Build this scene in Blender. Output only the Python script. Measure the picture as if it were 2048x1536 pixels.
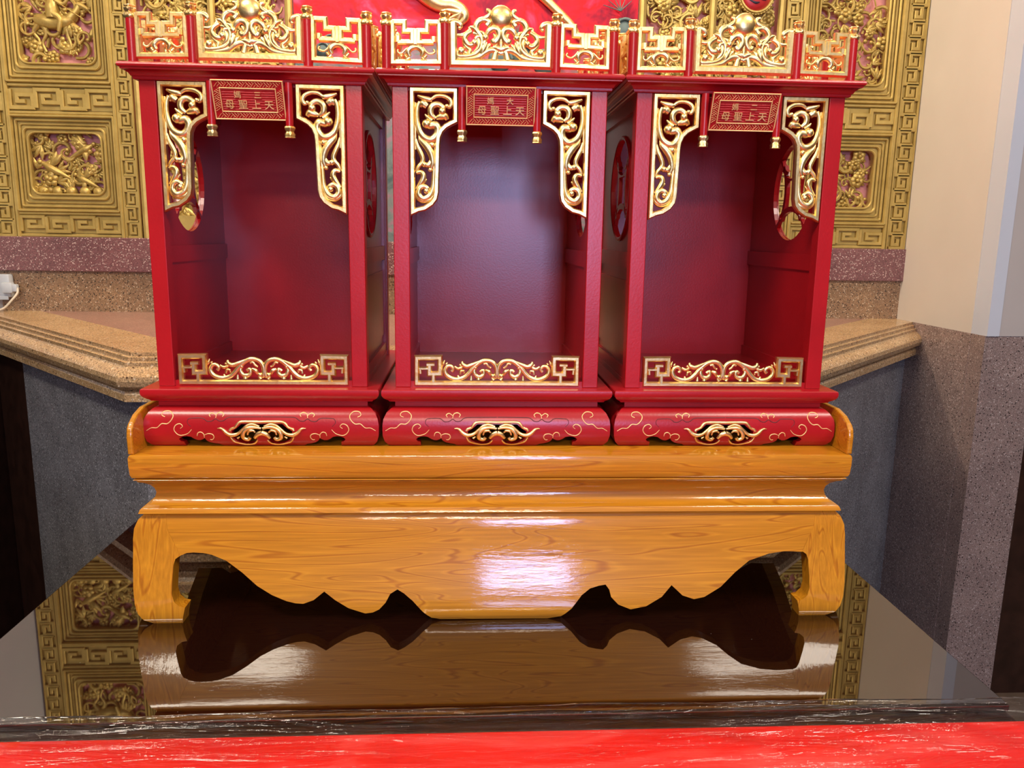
import bpy, bmesh, math, random
from mathutils import Vector, Matrix
from mathutils.geometry import tessellate_polygon
PI = math.pi
for o in list(bpy.data.objects):
    bpy.data.objects.remove(o)
S = bpy.context.scene
COL = S.collection

# ------------------------------------------------------------------ camera
CP = Vector((-.054, -1.2645, .6427)); YAW, PITCH, ROLL, FPX = .05785, .185, .0151, 1584.
_f = Vector((math.sin(YAW)*math.cos(PITCH), math.cos(YAW)*math.cos(PITCH), -math.sin(PITCH)))
_r = Vector((math.cos(YAW), -math.sin(YAW), 0)); _u = _r.cross(_f)
CR = _r*math.cos(ROLL) + _u*math.sin(ROLL); CU = -_r*math.sin(ROLL) + _u*math.cos(ROLL)
cam = bpy.data.cameras.new('camera'); co = bpy.data.objects.new('camera', cam); COL.objects.link(co)
cam.sensor_fit = 'HORIZONTAL'; cam.sensor_width = 36; cam.lens = FPX/2048*36; cam.clip_start = .02
m = Matrix((CR, CU, -_f)).transposed().to_4x4(); m.translation = CP; co.matrix_world = m
S.camera = co
def ray(x, y): return _f + CR*((x-1024)/FPX) - CU*((y-768)/FPX)
def onY(x, y, Y): d = ray(x, y); return CP + d*((Y-CP.y)/d.y)
def onZ(x, y, Z): d = ray(x, y); return CP + d*((Z-CP.z)/d.z)

# ------------------------------------------------------------------ world, lights, exposure
w = bpy.data.worlds.new('world'); S.world = w; w.use_nodes = True
w.node_tree.nodes['Background'].inputs[0].default_value = (.75, .85, 1, 1)
w.node_tree.nodes['Background'].inputs[1].default_value = .25
def area(name, loc, target, sx, sy, power, col, spread=PI):
    l = bpy.data.lights.new(name, 'AREA'); l.shape = 'RECTANGLE'; l.size = sx; l.size_y = sy
    l.energy = power; l.color = col; l.spread = spread
    o = bpy.data.objects.new(name, l); COL.objects.link(o); o.location = loc
    o.rotation_euler = (Vector(target)-Vector(loc)).to_track_quat('-Z', 'Y').to_euler(); return o
def point(name, loc, power, col, r):
    l = bpy.data.lights.new(name, 'POINT'); l.energy = power; l.color = col; l.shadow_soft_size = r
    o = bpy.data.objects.new(name, l); COL.objects.link(o); o.location = loc; return o
area('door_daylight', (.45, -5.3, .95), (.45, 0, .95), .72, 1.05, 92, (.42, .54, 1.0))
area('hall_lamp_far', (-.1, -4.4, 2.10), (-.05, 0, .4), 1.4, .25, 58, (1, .84, .68))
area('hall_lamp', (-1.45, -1.5, 2.80), (-.5, -.1, 0), 1.1, .4, 78, (1, .90, .74))
area('hall_lamp_side', (1.75, -1.6, 2.80), (.6, -.1, 0), 1.1, .4, 62, (1, .91, .78))
point('alcove_lamp', (-.30, 1.35, 2.40), 105, (1, .83, .60), .05)
area('alcove_strip', (-.05, 1.2, 2.85), (-.05, 1.6, .6), 2.6, .2, 26, (1, .90, .72))
S.view_settings.view_transform = 'Standard'; S.view_settings.look = 'None'
S.view_settings.gamma = 1; S.view_settings.use_curve_mapping = False
S.view_settings.exposure = -0.14

# ------------------------------------------------------------------ materials
def newmat(name):
    mt = bpy.data.materials.new(name); mt.use_nodes = True
    return mt, mt.node_tree.nodes, mt.node_tree.links, mt.node_tree.nodes['Principled BSDF']
def setp(b, **k):
    for a, v in k.items():
        b.inputs[a.replace('_', ' ')].default_value = v
def c4(c): return (c[0], c[1], c[2], 1)
def coords(N, L, scale=(1, 1, 1), kind='Object'):
    t = N.new('ShaderNodeTexCoord'); mp = N.new('ShaderNodeMapping'); mp.inputs['Scale'].default_value = scale
    L.new(t.outputs[kind], mp.inputs[0]); return mp.outputs[0]
def ramp(N, L, src, stops):
    r = N.new('ShaderNodeValToRGB'); e = r.color_ramp.elements
    while len(e) < len(stops): e.new(.5)
    for el, (p, c) in zip(e, stops): el.position = p; el.color = c4(c)
    L.new(src, r.inputs[0]); return r.outputs[0]
def noise(N, L, vec, scale, detail=3, rough=.5, dist=0):
    n = N.new('ShaderNodeTexNoise'); n.inputs['Scale'].default_value = scale; n.inputs['Detail'].default_value = detail
    n.inputs['Roughness'].default_value = rough; n.inputs['Distortion'].default_value = dist
    L.new(vec, n.inputs['Vector']); return n.outputs['Fac']
def bump(N, L, b, h, strength=.2, dist=.002):
    bp = N.new('ShaderNodeBump'); bp.inputs['Strength'].default_value = strength; bp.inputs['Distance'].default_value = dist
    L.new(h, bp.inputs['Height']); L.new(bp.outputs[0], b.inputs['Normal'])
def mixc(N, L, fac, a, c, mode='MIX'):
    mx = N.new('ShaderNodeMix'); mx.data_type = 'RGBA'; mx.blend_type = mode
    for s, v in ((0, fac), (6, a), (7, c)):
        if hasattr(v, 'links'): L.new(v, mx.inputs[s])
        else: mx.inputs[s].default_value = c4(v) if s else v
    return mx.outputs[2]

def paint(name, c1, c2, rough=.4, scale=30, bs=.15, spec=.5, coat=0, metal=0, nz=60):
    mt, N, L, b = newmat(name); v = coords(N, L)
    L.new(ramp(N, L, noise(N, L, v, scale), [(.35, c1), (.65, c2)]), b.inputs['Base Color'])
    setp(b, Roughness=rough, Specular_IOR_Level=spec, Coat_Weight=coat, Metallic=metal, Coat_Roughness=.1)
    if bs: bump(N, L, b, noise(N, L, v, nz, 2), bs, .0008)
    return mt
RED = paint('red_lacquer', (.36, .006, .010), (.43, .008, .013), .29, 8, .12, .55, nz=260)
REDDARK = paint('groove_shade_red', (.09, .004, .006), (.12, .005, .007), .5, 20, 0)  # darkened red: shade of the plinth groove put into the colour
def gold_mat(name, c1, c2, rough, bs, scale=45, metal=1):
    mt, N, L, b = newmat(name); v = coords(N, L)
    n = noise(N, L, v, scale, 4, .6)
    L.new(ramp(N, L, n, [(.3, c1), (.7, c2)]), b.inputs['Base Color'])
    setp(b, Metallic=metal, Roughness=rough)
    bump(N, L, b, noise(N, L, v, scale*4, 3), bs, .0012); return mt
GOLD = gold_mat('gold_leaf', (.90, .60, .20), (.98, .80, .42), .37, .25)
LINEGOLD = gold_mat('gold_line_paint', (.85, .52, .20), (.95, .66, .32), .45, .1, metal=.4)
BRONZE = gold_mat('old_gold_paint', (.40, .28, .075), (.52, .38, .115), .48, .3, 18, .5)
BRONZE2 = gold_mat('carved_gold_paint', (.34, .22, .05), (.56, .41, .12), .42, .4, 30, .55)
PINK = paint('salmon_backing', (.90, .36, .31), (.94, .40, .35), .7, 6, 0)
CREAM = paint('beige_plaster', (.58, .53, .47), (.61, .56, .50), .6, 3, .06)
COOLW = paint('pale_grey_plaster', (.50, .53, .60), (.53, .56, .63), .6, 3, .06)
GREYW = paint('warm_grey_plaster', (.42, .38, .36), (.45, .41, .39), .6, 3, .06)
CEIL = paint('white_ceiling', (.75, .72, .66), (.78, .75, .69), .8, 3, 0)
FLOORM = paint('floor_stone', (.10, .07, .05), (.13, .09, .065), .5, 10, 0)
BROWNW = paint('dark_brown_wood', (.020, .008, .005), (.035, .014, .009), .35, 20, .1)
ENTR = paint('grey_brown_plaster', (.20, .17, .14), (.23, .20, .17), .7, 4, 0)
WHITEPL = paint('white_plastic', (.42, .45, .47), (.48, .51, .53), .4, 20, 0)
CABLE = paint('cream_cable', (.55, .48, .36), (.60, .52, .40), .4, 20, 0)
TEAL = paint('teal_relief_paint', (.05, .09, .085), (.12, .17, .16), .4, 14, .3)
MEDRED = paint('medallion_red', (.36, .01, .012), (.42, .02, .02), .35, 20, .1)
BLACKP = paint('black_ink', (.01, .008, .02), (.015, .01, .03), .4, 20, 0)

def terrazzo(name, base, lo, hi, dark, scale, rough=.35, patch=.0):
    mt, N, L, b = newmat(name); v = coords(N, L)
    big = ramp(N, L, noise(N, L, v, 6, 4), [(.3, lo), (.7, base)])
    vo = N.new('ShaderNodeTexVoronoi'); vo.inputs['Scale'].default_value = scale; L.new(v, vo.inputs['Vector'])
    sp = N.new('ShaderNodeSeparateColor'); L.new(vo.outputs['Color'], sp.inputs[0])
    light = ramp(N, L, sp.outputs[0], [(.62, (0, 0, 0)), (.80, (1, 1, 1))])
    drk = ramp(N, L, sp.outputs[1], [(.84, (0, 0, 0)), (.9, (1, 1, 1))])
    cell = ramp(N, L, vo.outputs['Distance'], [(.25, (1, 1, 1)), (.5, (0, 0, 0))])
    lm = mixc(N, L, 1, light, cell, 'MULTIPLY'); dm = mixc(N, L, 1, drk, cell, 'MULTIPLY')
    c = mixc(N, L, lm, big, hi); c = mixc(N, L, dm, c, dark)
    fine = ramp(N, L, noise(N, L, v, scale*2.2, 2), [(.32, (.5, .5, .5)), (.68, (1.45, 1.45, 1.45))])
    c = mixc(N, L, 1, c, fine, 'MULTIPLY')
    L.new(c, b.inputs['Base Color']); setp(b, Roughness=rough); return mt
TERR_PINK = terrazzo('pink_terrazzo', (.20, .085, .085), (.15, .065, .068), (.62, .48, .42), (.05, .03, .03), 190)
TERR_TAN = terrazzo('speckled_tan_granite', (.28, .17, .09), (.20, .12, .07), (.60, .48, .33), (.02, .012, .01), 170)
STONE = terrazzo('tan_marble', (.52, .35, .18), (.42, .26, .12), (.68, .52, .33), (.12, .06, .03), 120, .22)
STONE_IN = terrazzo('rose_marble', (.36, .20, .15), (.28, .15, .12), (.50, .34, .28), (.12, .06, .05), 160, .28)
GRANITE = terrazzo('grey_granite', (.25, .25, .27), (.17, .168, .18), (.46, .47, .50), (.03, .03, .034), 160, .25)
GRANITE_B = terrazzo('brown_granite', (.30, .22, .20), (.22, .16, .15), (.46, .38, .36), (.03, .02, .02), 160, .25)

def wood_mat(name, along='X'):
    mt, N, L, b = newmat(name)
    sc = {'X': (1.0, 9, 9), 'Z': (9, 9, 1.0)}[along]
    v = coords(N, L, sc)
    n1 = noise(N, L, v, 1.6, 2, .5, .6)
    wv = N.new('ShaderNodeMath'); wv.operation = 'MULTIPLY'; wv.inputs[1].default_value = 75; L.new(n1, wv.inputs[0])
    sn = N.new('ShaderNodeMath'); sn.operation = 'SINE'; L.new(wv.outputs[0], sn.inputs[0])
    rings = ramp(N, L, sn.outputs[0], [(.0, (.55, .22, .011)), (.6, (.61, .255, .014)), (.88, (.57, .23, .011)), (1.0, (.43, .145, .006))])
    v2 = coords(N, L, {'X': (2, 60, 60), 'Z': (60, 60, 2)}[along])
    fine = ramp(N, L, noise(N, L, v2, 4, 3), [(.3, (.84, .80, .76)), (.7, (1.1, 1.1, 1.1))])
    L.new(mixc(N, L, 1, rings, fine, 'MULTIPLY'), b.inputs['Base Color'])
    setp(b, Roughness=.40, Specular_IOR_Level=.25, Coat_Weight=1, Coat_Roughness=.06, Coat_IOR=1.5)
    nb = noise(N, L, coords(N, L, {'X': (3, 26, 26), 'Z': (26, 26, 3)}[along]), 5, 4, .65)
    bp = N.new('ShaderNodeBump'); bp.inputs['Strength'].default_value = .3; bp.inputs['Distance'].default_value = .0010
    L.new(nb, bp.inputs['Height']); L.new(bp.outputs[0], b.inputs['Coat Normal'])
    return mt
WOOD = wood_mat('honey_lacquered_wood', 'X'); WOODV = wood_mat('honey_lacquered_wood_upright', 'Z')

mt, N, L, b = newmat('black_glass'); GLASS = mt
v = coords(N, L)
setp(b, Base_Color=(.012, .003, .002, 1), Roughness=.02, IOR=2.3)
spk = N.new('ShaderNodeTexVoronoi'); spk.inputs['Scale'].default_value = 26; L.new(v, spk.inputs['Vector'])
L.new(ramp(N, L, spk.outputs['Distance'], [(.010, (.5, .48, .45)), (.02, (.012, .003, .002))]), b.inputs['Base Color'])
mt, N, L, b = newmat('red_cloth'); CLOTH = mt
v = coords(N, L, (1, 3.5, 1))
L.new(ramp(N, L, noise(N, L, v, 3.2, 5, .6, 1.2), [(.3, (.72, .010, .008)), (.5, (.82, .020, .016)), (.75, (.90, .11, .10))]), b.inputs['Base Color'])
setp(b, Roughness=.45); bump(N, L, b, noise(N, L, v, 5, 3), .3, .004)
mt, N, L, b = newmat('clear_film'); FILM = mt
v = coords(N, L, (2.2, 16, 1)); out = N['Material Output']
gl = N.new('ShaderNodeBsdfGlossy'); gl.inputs['Roughness'].default_value = .09
tr = N.new('ShaderNodeBsdfTransparent'); fr = N.new('ShaderNodeFresnel'); fr.inputs['IOR'].default_value = 1.5
mx = N.new('ShaderNodeMixShader'); L.new(fr.outputs[0], mx.inputs[0]); L.new(tr.outputs[0], mx.inputs[1]); L.new(gl.outputs[0], mx.inputs[2])
bp = N.new('ShaderNodeBump'); bp.inputs['Strength'].default_value = 1; bp.inputs['Distance'].default_value = .014
L.new(noise(N, L, v, 3.0, 4, .6, .8), bp.inputs['Height']); L.new(bp.outputs[0], gl.inputs['Normal'])
L.new(mx.outputs[0], out.inputs['Surface']); N.remove(b)
# painted mural: red field, rose blotches, grey-green painted clouds low down
mt, N, L, b = newmat('painted_mural'); MURAL = mt
v = coords(N, L)
redp = ramp(N, L, noise(N, L, v, 5.5, 4, .6, .5), [(.36, (.22, .006, .03)), (.45, (.48, .010, .03)), (.52, (.70, .008, .014)), (.58, (.66, .02, .06)), (.66, (.56, .09, .20))])
cl = ramp(N, L, noise(N, L, v, 9, 4, .6, 1.5), [(.3, (.05, .09, .10)), (.5, (.16, .20, .20)), (.62, (.30, .16, .22)), (.75, (.20, .28, .36))])
sx = N.new('ShaderNodeSeparateXYZ'); L.new(v, sx.inputs[0])
ad = N.new('ShaderNodeMath'); ad.operation = 'ADD'; L.new(sx.outputs[2], ad.inputs[0])
nz = N.new('ShaderNodeMath'); nz.operation = 'MULTIPLY'; nz.inputs[1].default_value = .35; L.new(noise(N, L, v, 4, 2), nz.inputs[0]); L.new(nz.outputs[0], ad.inputs[1])
mk = ramp(N, L, ad.outputs[0], [(.0, (1, 1, 1)), (1, (0, 0, 0))])
mr = N.new('ShaderNodeMapRange'); mr.inputs[1].default_value = .83; mr.inputs[2].default_value = .89; L.new(ad.outputs[0], mr.inputs[0])
L.new(mixc(N, L, mr.outputs[0], cl, redp), b.inputs['Base Color']); setp(b, Roughness=.55, Specular_IOR_Level=.2)
bump(N, L, b, noise(N, L, v, 14, 3), .4, .01)

# ------------------------------------------------------------------ mesh tools
def sub(a, b): return (a[0]-b[0], a[1]-b[1])
def catmull(P, n=6, closed=False):
    out = []; k = len(P)
    rng = range(k) if closed else range(k-1)
    for i in rng:
        g = (lambda j: P[j % k]) if closed else (lambda j: P[max(0, min(k-1, j))])
        p0, p1, p2, p3 = g(i-1), g(i), g(i+1), g(i+2)
        for s in range(n):
            t = s/n; t2 = t*t; t3 = t2*t
            out.append(tuple(.5*(2*p1[d]+(p2[d]-p0[d])*t+(2*p0[d]-5*p1[d]+4*p2[d]-p3[d])*t2+(3*p1[d]-p0[d]-3*p2[d]+p3[d])*t3) for d in range(len(p1))))
    if not closed: out.append(tuple(P[-1]))
    return out
def front(Y): return lambda u, v, d: (u, Y-d, v)          # plane facing -Y
class MB:
    def __init__(s): s.v = []; s.f = []
    def add(s, vs, fs):
        b = len(s.v); s.v += [tuple(x) for x in vs]; s.f += [tuple(i+b for i in f) for f in fs]
    def box(s, x0, x1, y0, y1, z0, z1):
        s.add([(x, y, z) for x in (x0, x1) for y in (y0, y1) for z in (z0, z1)],
              [(0, 1, 3, 2), (4, 6, 7, 5), (0, 4, 5, 1), (2, 3, 7, 6), (0, 2, 6, 4), (1, 5, 7, 3)])
    def bbox(s, x0, x1, y0, y1, z0, z1, r=.002):              # box with chamfered edges
        bm = bmesh.new(); bmesh.ops.create_cube(bm, size=1)
        for q in bm.verts: q.co = Vector(((x0+x1)/2+q.co.x*(x1-x0), (y0+y1)/2+q.co.y*(y1-y0), (z0+z1)/2+q.co.z*(z1-z0)))
        bmesh.ops.bevel(bm, geom=list(bm.edges), offset=r, segments=2, affect='EDGES', profile=.5)
        bm.verts.index_update(); s.add([q.co[:] for q in bm.verts], [[q.index for q in f.verts] for f in bm.faces]); bm.free()
    def rings(s, R, closed=True, caps=(True, True)):
        k = len(R[0]); b = len(s.v)
        for r in R: s.v += [tuple(x) for x in r]
        for i in range(len(R)-1):
            for j in range(k if closed else k-1):
                a = b+i*k+j; c = b+i*k+(j+1) % k
                s.f.append((a, c, c+k, a+k))
        if caps[0]: s.f.append(tuple(b+j for j in range(k))[::-1])
        if caps[1]: s.f.append(tuple(b+(len(R)-1)*k+j for j in range(k)))
    def bar(s, P, w, d, M, closed=False, base=0, ch=.25):      # mitred strip with chamfered top in a plane
        k = len(P); R = []
        for i in range(k):
            a = P[i-1] if (closed or i) else None; c = P[(i+1) % k] if (closed or i < k-1) else None
            def nrm(p, q):
                x, y = q[0]-p[0], q[1]-p[1]; l = math.hypot(x, y) or 1e-9; return (-y/l, x/l)
            n1 = nrm(a, P[i]) if a else None; n2 = nrm(P[i], c) if c else None
            n1 = n1 or n2; n2 = n2 or n1
            mx, my = n1[0]+n2[0], n1[1]+n2[1]; l = math.hypot(mx, my) or 1e-9; mx /= l; my /= l
            sc = 1/max(.35, mx*n1[0]+my*n1[1]); h = w/2
            sec = [(-h, base), (-h, base+d*(1-ch*1.2)), (-h*(1-ch*2), base+d), (h*(1-ch*2), base+d), (h, base+d*(1-ch*1.2)), (h, base)]
            R.append([M(P[i][0]+mx*sc*e, P[i][1]+my*sc*e, dd) for e, dd in sec])
        if closed: s.rings(R+[R[0]], True, (False, False))
        else: s.rings(R)
    def scroll(s, P, W, M, d0=0, rel=.55, n=6, k=8, ball=0, lift=0, fat=1.):
        if not hasattr(W, '__len__'): W = [W]*len(P)
        if len(W) != len(P):
            m_ = len(W)-1
            W = [W[int(t)] + (W[min(m_, int(t)+1)]-W[int(t)])*(t-int(t)) for t in [i*m_/(len(P)-1) for i in range(len(P))]]
        W = [w_*fat for w_ in W]; ball *= fat
        Q = catmull([(p[0], p[1], w_) for p, w_ in zip(P, W)], n); R = []
        for i, q in enumerate(Q):
            a = Q[max(0, i-1)]; c = Q[min(len(Q)-1, i+1)]
            tx, ty = c[0]-a[0], c[1]-a[1]; l = math.hypot(tx, ty) or 1e-9; nx, ny = -ty/l, tx/l; h = max(q[2], 1e-5)/2
            up = lift*math.sin(PI*i/(len(Q)-1))
            R.append([M(q[0]+nx*h*math.cos(2*PI*j/k), q[1]+ny*h*math.cos(2*PI*j/k), d0+up+h*rel*2*math.sin(2*PI*j/k)) for j in range(k)])
        s.rings(R)
        if ball: s.ball((P[-1][0], P[-1][1]), ball/2, M, d0)
    def ball(s, c, r, M, d0=0, rel=1., k=10, n=6, ry=None):
        ry = ry or r
        R = []
        for i in range(1, n):
            a = PI*i/n; R.append([M(c[0]+r*math.sin(a)*math.cos(2*PI*j/k), c[1]+ry*math.sin(a)*math.sin(2*PI*j/k), d0+r*rel*math.cos(a)) for j in range(k)])
        b = len(s.v); s.rings(R, True, (True, True))
    def leaf(s, p, q, w, M, d0=0, th=.4):
        dx, dy = q[0]-p[0], q[1]-p[1]
        s.scroll([p, (p[0]+dx*.35, p[1]+dy*.35), (p[0]+dx*.7, p[1]+dy*.7), q], [w*.35, w, w*.8, w*.08], M, d0, th, 3, 6)
    def lathe(s, c, prof, k=16, flute=0, fn=0, axis='Z'):
        R = []
        for r, z in prof:
            R.append([(c[0]+(r*(1+flute*math.cos(fn*2*PI*j/k)))*math.cos(2*PI*j/k), c[1]+(r*(1+flute*math.cos(fn*2*PI*j/k)))*math.sin(2*PI*j/k), c[2]+z) for j in range(k)])
        s.rings(R)
    def frame(s, x0, x1, y0, y1, prof, caps=(True, True)):     # profile (outset, z) swept round a rectangle
        s.rings([[(x0-o, y0-o, z), (x1+o, y0-o, z), (x1+o, y1+o, z), (x0-o, y1+o, z)] for o, z in prof], True, caps)
    def tube(s, P, r, k=8):
        R = []; P = [Vector(p) for p in P]
        for i, p in enumerate(P):
            t = (P[min(len(P)-1, i+1)]-P[max(0, i-1)]).normalized()
            a = t.cross(Vector((0, 0, 1))); a = a.normalized() if a.length > 1e-3 else Vector((1, 0, 0)); b = t.cross(a)
            rr = r[i] if hasattr(r, '__len__') else r
            R.append([p+a*rr*math.cos(2*PI*j/k)+b*rr*math.sin(2*PI*j/k) for j in range(k)])
        s.rings(R)
    def plate(s, outline, holes, th, M, cuts=(), d=0):          # flat or curved cut-out board; M may bend it
        bm = bmesh.new()
        for loop in [outline]+list(holes):
            vs = [bm.verts.new((p[0], p[1], 0)) for p in loop]
            for i in range(len(vs)): bm.edges.new((vs[i], vs[(i+1) % len(vs)]))
        bmesh.ops.triangle_fill(bm, use_beauty=True, use_dissolve=False, edges=list(bm.edges), normal=(0, 0, 1))
        for c in cuts:
            bmesh.ops.bisect_plane(bm, geom=list(bm.verts)+list(bm.edges)+list(bm.faces), plane_co=(0, c, 0), plane_no=(0, 1, 0))
        bm.verts.index_update(); nv = len(bm.verts)
        vs = [q.co for q in bm.verts]; fs = [[q.index for q in f.verts] for f in bm.faces if f.calc_area() > 1e-12]
        out = [M(q.x, q.y, d) for q in vs]+[M(q.x, q.y, d-th) for q in vs]
        fc = list(fs)+[[i+nv for i in f][::-1] for f in fs]
        for e in bm.edges:
            if len(e.link_faces) == 1:
                a, b_ = e.verts[0].index, e.verts[1].index; fc.append((a, b_, b_+nv, a+nv))
        bm.free(); s.add(out, fc)
    def build(s, name, mat, parent=None, org=(0, 0, 0), smooth=None, link=True):
        me = bpy.data.meshes.new(name)
        me.from_pydata([(x-org[0], y-org[1], z-org[2]) for x, y, z in s.v], [], s.f)
        bm = bmesh.new(); bm.from_mesh(me); bmesh.ops.recalc_face_normals(bm, faces=list(bm.faces))
        if name == 'clear_film' and sum(f.normal.z for f in bm.faces) < 0: bmesh.ops.reverse_faces(bm, faces=list(bm.faces))
        bm.to_mesh(me); bm.free()
        me.materials.append(mat); me.update()
        if smooth:
            me.polygons.foreach_set('use_smooth', [True]*len(me.polygons)); me.set_sharp_from_angle(angle=math.radians(smooth))
        o = bpy.data.objects.new(name, me); COL.objects.link(o)
        if parent: o.parent = parent
        else: o.location = org
        return o
def empty(name, loc):
    o = bpy.data.objects.new(name, None); COL.objects.link(o); o.location = loc; o.empty_display_size = .05; return o
def tag(o, label=None, cat=None, group=None, kind=None):
    if label: o['label'] = label
    if cat: o['category'] = cat
    if group: o['group'] = group
    if kind: o['kind'] = kind
    return o
def struct(mb, name, mat, label=None, smooth=None):
    o = mb.build(name, mat, smooth=smooth); o['kind'] = 'structure'
    if label: o['label'] = label
    return o
def copy_tree(o, parent=None):
    c = o.copy(); COL.objects.link(c); c.parent = parent
    for ch in o.children: copy_tree(ch, c)
    return c
def arc(cx, cy, r, a0, a1, n): return [(cx+r*math.cos(a0+(a1-a0)*i/n), cy+r*math.sin(a0+(a1-a0)*i/n)) for i in range(n+1)]
def rrect(x0, x1, z0, z1, r, n=4):
    return arc(x1-r, z0+r, r, -PI/2, 0, n)+arc(x1-r, z1-r, r, 0, PI/2, n)+arc(x0+r, z1-r, r, PI/2, PI, n)+arc(x0+r, z0+r, r, PI, 1.5*PI, n)

# ------------------------------------------------------------------ the room
XL, XR, YW, YF, ZF, ZCEIL = -1.83, 1.70, 1.88, 1.31, -1.0, 3.0
ZC = .332
mb = MB(); mb.box(-5, 5, -5.5, 2.1, ZF-.05, ZF); struct(mb, 'floor', FLOORM)
mb = MB(); mb.box(-5, 5, -5.5, 2.1, ZCEIL, ZCEIL+.05); struct(mb, 'ceiling', CEIL)
mb = MB(); mb.box(XL-.1, XR+.1, YW+.05, YW+.12, ZF, ZCEIL); struct(mb, 'wall_back', PINK, 'salmon backing wall behind the gold carvings')
mb = MB(); mb.box(XR, XR+.06, YF+.08, YW+.05, ZC, ZCEIL); struct(mb, 'wall_right', CREAM, 'beige plaster side wall of the alcove')
mb = MB(); mb.box(XL-.06, XL, YF, YW+.05, ZC, ZCEIL); struct(mb, 'wall_left', COOLW, 'pale plaster side wall of the alcove')
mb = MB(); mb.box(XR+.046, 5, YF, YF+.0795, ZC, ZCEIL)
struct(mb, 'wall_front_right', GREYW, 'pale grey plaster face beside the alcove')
mb = MB(); mb.box(XR+.002, XR+.0455, YF-.003, YF+.0795, ZC, ZCEIL); struct(mb, 'trim_9', COOLW, 'pale blue edge strip of the beige wall')  # narrow corner strip, bluer and paler than the faces beside it
mb = MB(); mb.box(-5, XL-.06, YF, YF+.08, ZC, ZCEIL); struct(mb, 'wall_front_left', COOLW)
mb = MB(); mb.box(-5.1, -5, -5.5, 2.1, ZF, ZCEIL); struct(mb, 'wall_side_left', BROWNW)
mb = MB(); mb.box(5, 5.1, -5.5, 2.1, ZF, ZCEIL); struct(mb, 'wall_side_right', BROWNW)
mb = MB(); mb.box(-5, -.35, -5.6, -5.5, ZF, ZCEIL); mb.box(1.25, 5, -5.6, -5.5, ZF, ZCEIL); mb.box(-.35, 1.25, -5.6, -5.5, 1.7, ZCEIL)
struct(mb, 'wall_entrance', ENTR, 'wall with the open doorway of the hall')
# granite dado of the side walls
mb = MB(); mb.box(XR, XR+.06, YF+.08, YW, ZF, ZC); mb.box(XR, XR+.0018, YF+.001, YF+.0795, ZF, ZCEIL-.001) if False else None; struct(mb, 'trim_1', GRANITE_B, 'brown granite dado under the beige alcove wall')
mb = MB(); mb.box(XR+.001, 1.89, YF+.003, YF+.08, ZF, ZC); struct(mb, 'trim_2', GRANITE_B, 'brown granite pier under the pale grey wall')
mb = MB(); mb.box(1.89, 5, YF+.002, YF+.08, ZF, ZC); struct(mb, 'trim_3', BROWNW, 'dark brown wood panel beside the granite pier')
mb = MB(); mb.box(-5, XL-.004, YF+.003, YF+.08, ZF, ZC); mb.box(XL-.06, XL-.004, YF+.081, YW, ZF, ZC); struct(mb, 'trim_4', BROWNW)
# terrazzo bands along the back wall
mb = MB(); mb.bbox(XL, XR+.02, YW-.02, YW+.05, .485, .613, .003); struct(mb, 'trim_5', TERR_PINK, 'pink terrazzo band under the gold carvings')
mb = MB(); mb.box(XL, XR, YW-.004, YW+.05, ZC-.02, .485); struct(mb, 'trim_6', TERR_TAN, 'speckled brown granite band above the counter')

# ------------------------------------------------------------------ stone counter in the alcove
EDGE = [(XL, 1.772), (-.919, .809), (.795, .809), (XR, 1.757)]
cnt = empty('stone_counter', (-.06, 1.3, ZC)); tag(cnt, 'tan marble counter with moulded edge running round the back of the alcove', 'counter')
org = (-.06, 1.3, ZC)
def offs(P, o):
    R = []
    for i in range(len(P)):
        a = P[i-1] if i else None; c = P[i+1] if i < len(P)-1 else None
        def nn(p, q): x, y = q[0]-p[0], q[1]-p[1]; l = math.hypot(x, y); return (y/l, -x/l)
        n1 = nn(a, P[i]) if a else nn(P[i], c); n2 = nn(P[i], c) if c else n1
        mx, my = n1[0]+n2[0], n1[1]+n2[1]; l = math.hypot(mx, my); mx /= l; my /= l; sc = 1/(mx*n1[0]+my*n1[1])
        R.append((P[i][0]+mx*sc*o, P[i][1]+my*sc*o))
    R[0] = (P[0][0], R[0][1]+(P[0][0]-R[0][0])*-1.068) if True else R[0]
    R[-1] = (P[-1][0], R[-1][1]+(P[-1][0]-R[-1][0])*1.047)
    return R
prof = [(0, 0), (0, -.009), (.010, -.011), (.010, -.021), (.021, -.023), (.021, -.032), (.026, -.036), (.040, -.044), (.050, -.056), (.052, -.068), (.046, -.082), (.032, -.092), (.018, -.096), (.026, -.099), (.030, -.106), (.030, -.124), (-.03, -.126)]
mb = MB(); mb.rings([[(*q, ZC+z) for q in offs(EDGE, o)] for o, z in prof], False, (False, False))
mb.build('moulded_edge', STONE, cnt, org, 28)
inner = offs(EDGE, -.17); e0 = offs(EDGE, -.0008)
def clipy(p, q):
    t = (YW-q[1])/(p[1]-q[1]); return (q[0]+(p[0]-q[0])*t, YW)
inner[0] = clipy(inner[0], inner[1]); inner[3] = clipy(inner[3], inner[2])
BP = [[e0[0], e0[1], inner[1], inner[0], (XL, YW)], [e0[1], e0[2], inner[2], inner[1]], [e0[2], e0[3], (XR, YW), inner[3], inner[2]]]
for i in range(3):
    mb = MB(); mb.plate(BP[i], [], .03, lambda u, v, d: (u, v, ZC+d)); mb.build('border_slab', STONE, cnt, org)
mb = MB(); mb.plate(inner, [], .03, lambda u, v, d: (u, v, ZC+d-.0008)); mb.build('inlay_slab', STONE_IN, cnt, org)
e1 = offs(EDGE, -.012); mb = MB(); mb.plate(e1+[(XR, YW), (XL, YW)], [], .06, lambda u, v, d: (u, v, ZC-.04+d)); mb.build('core', STONE_IN, cnt, org)
g = offs(EDGE, -.02)
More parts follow.
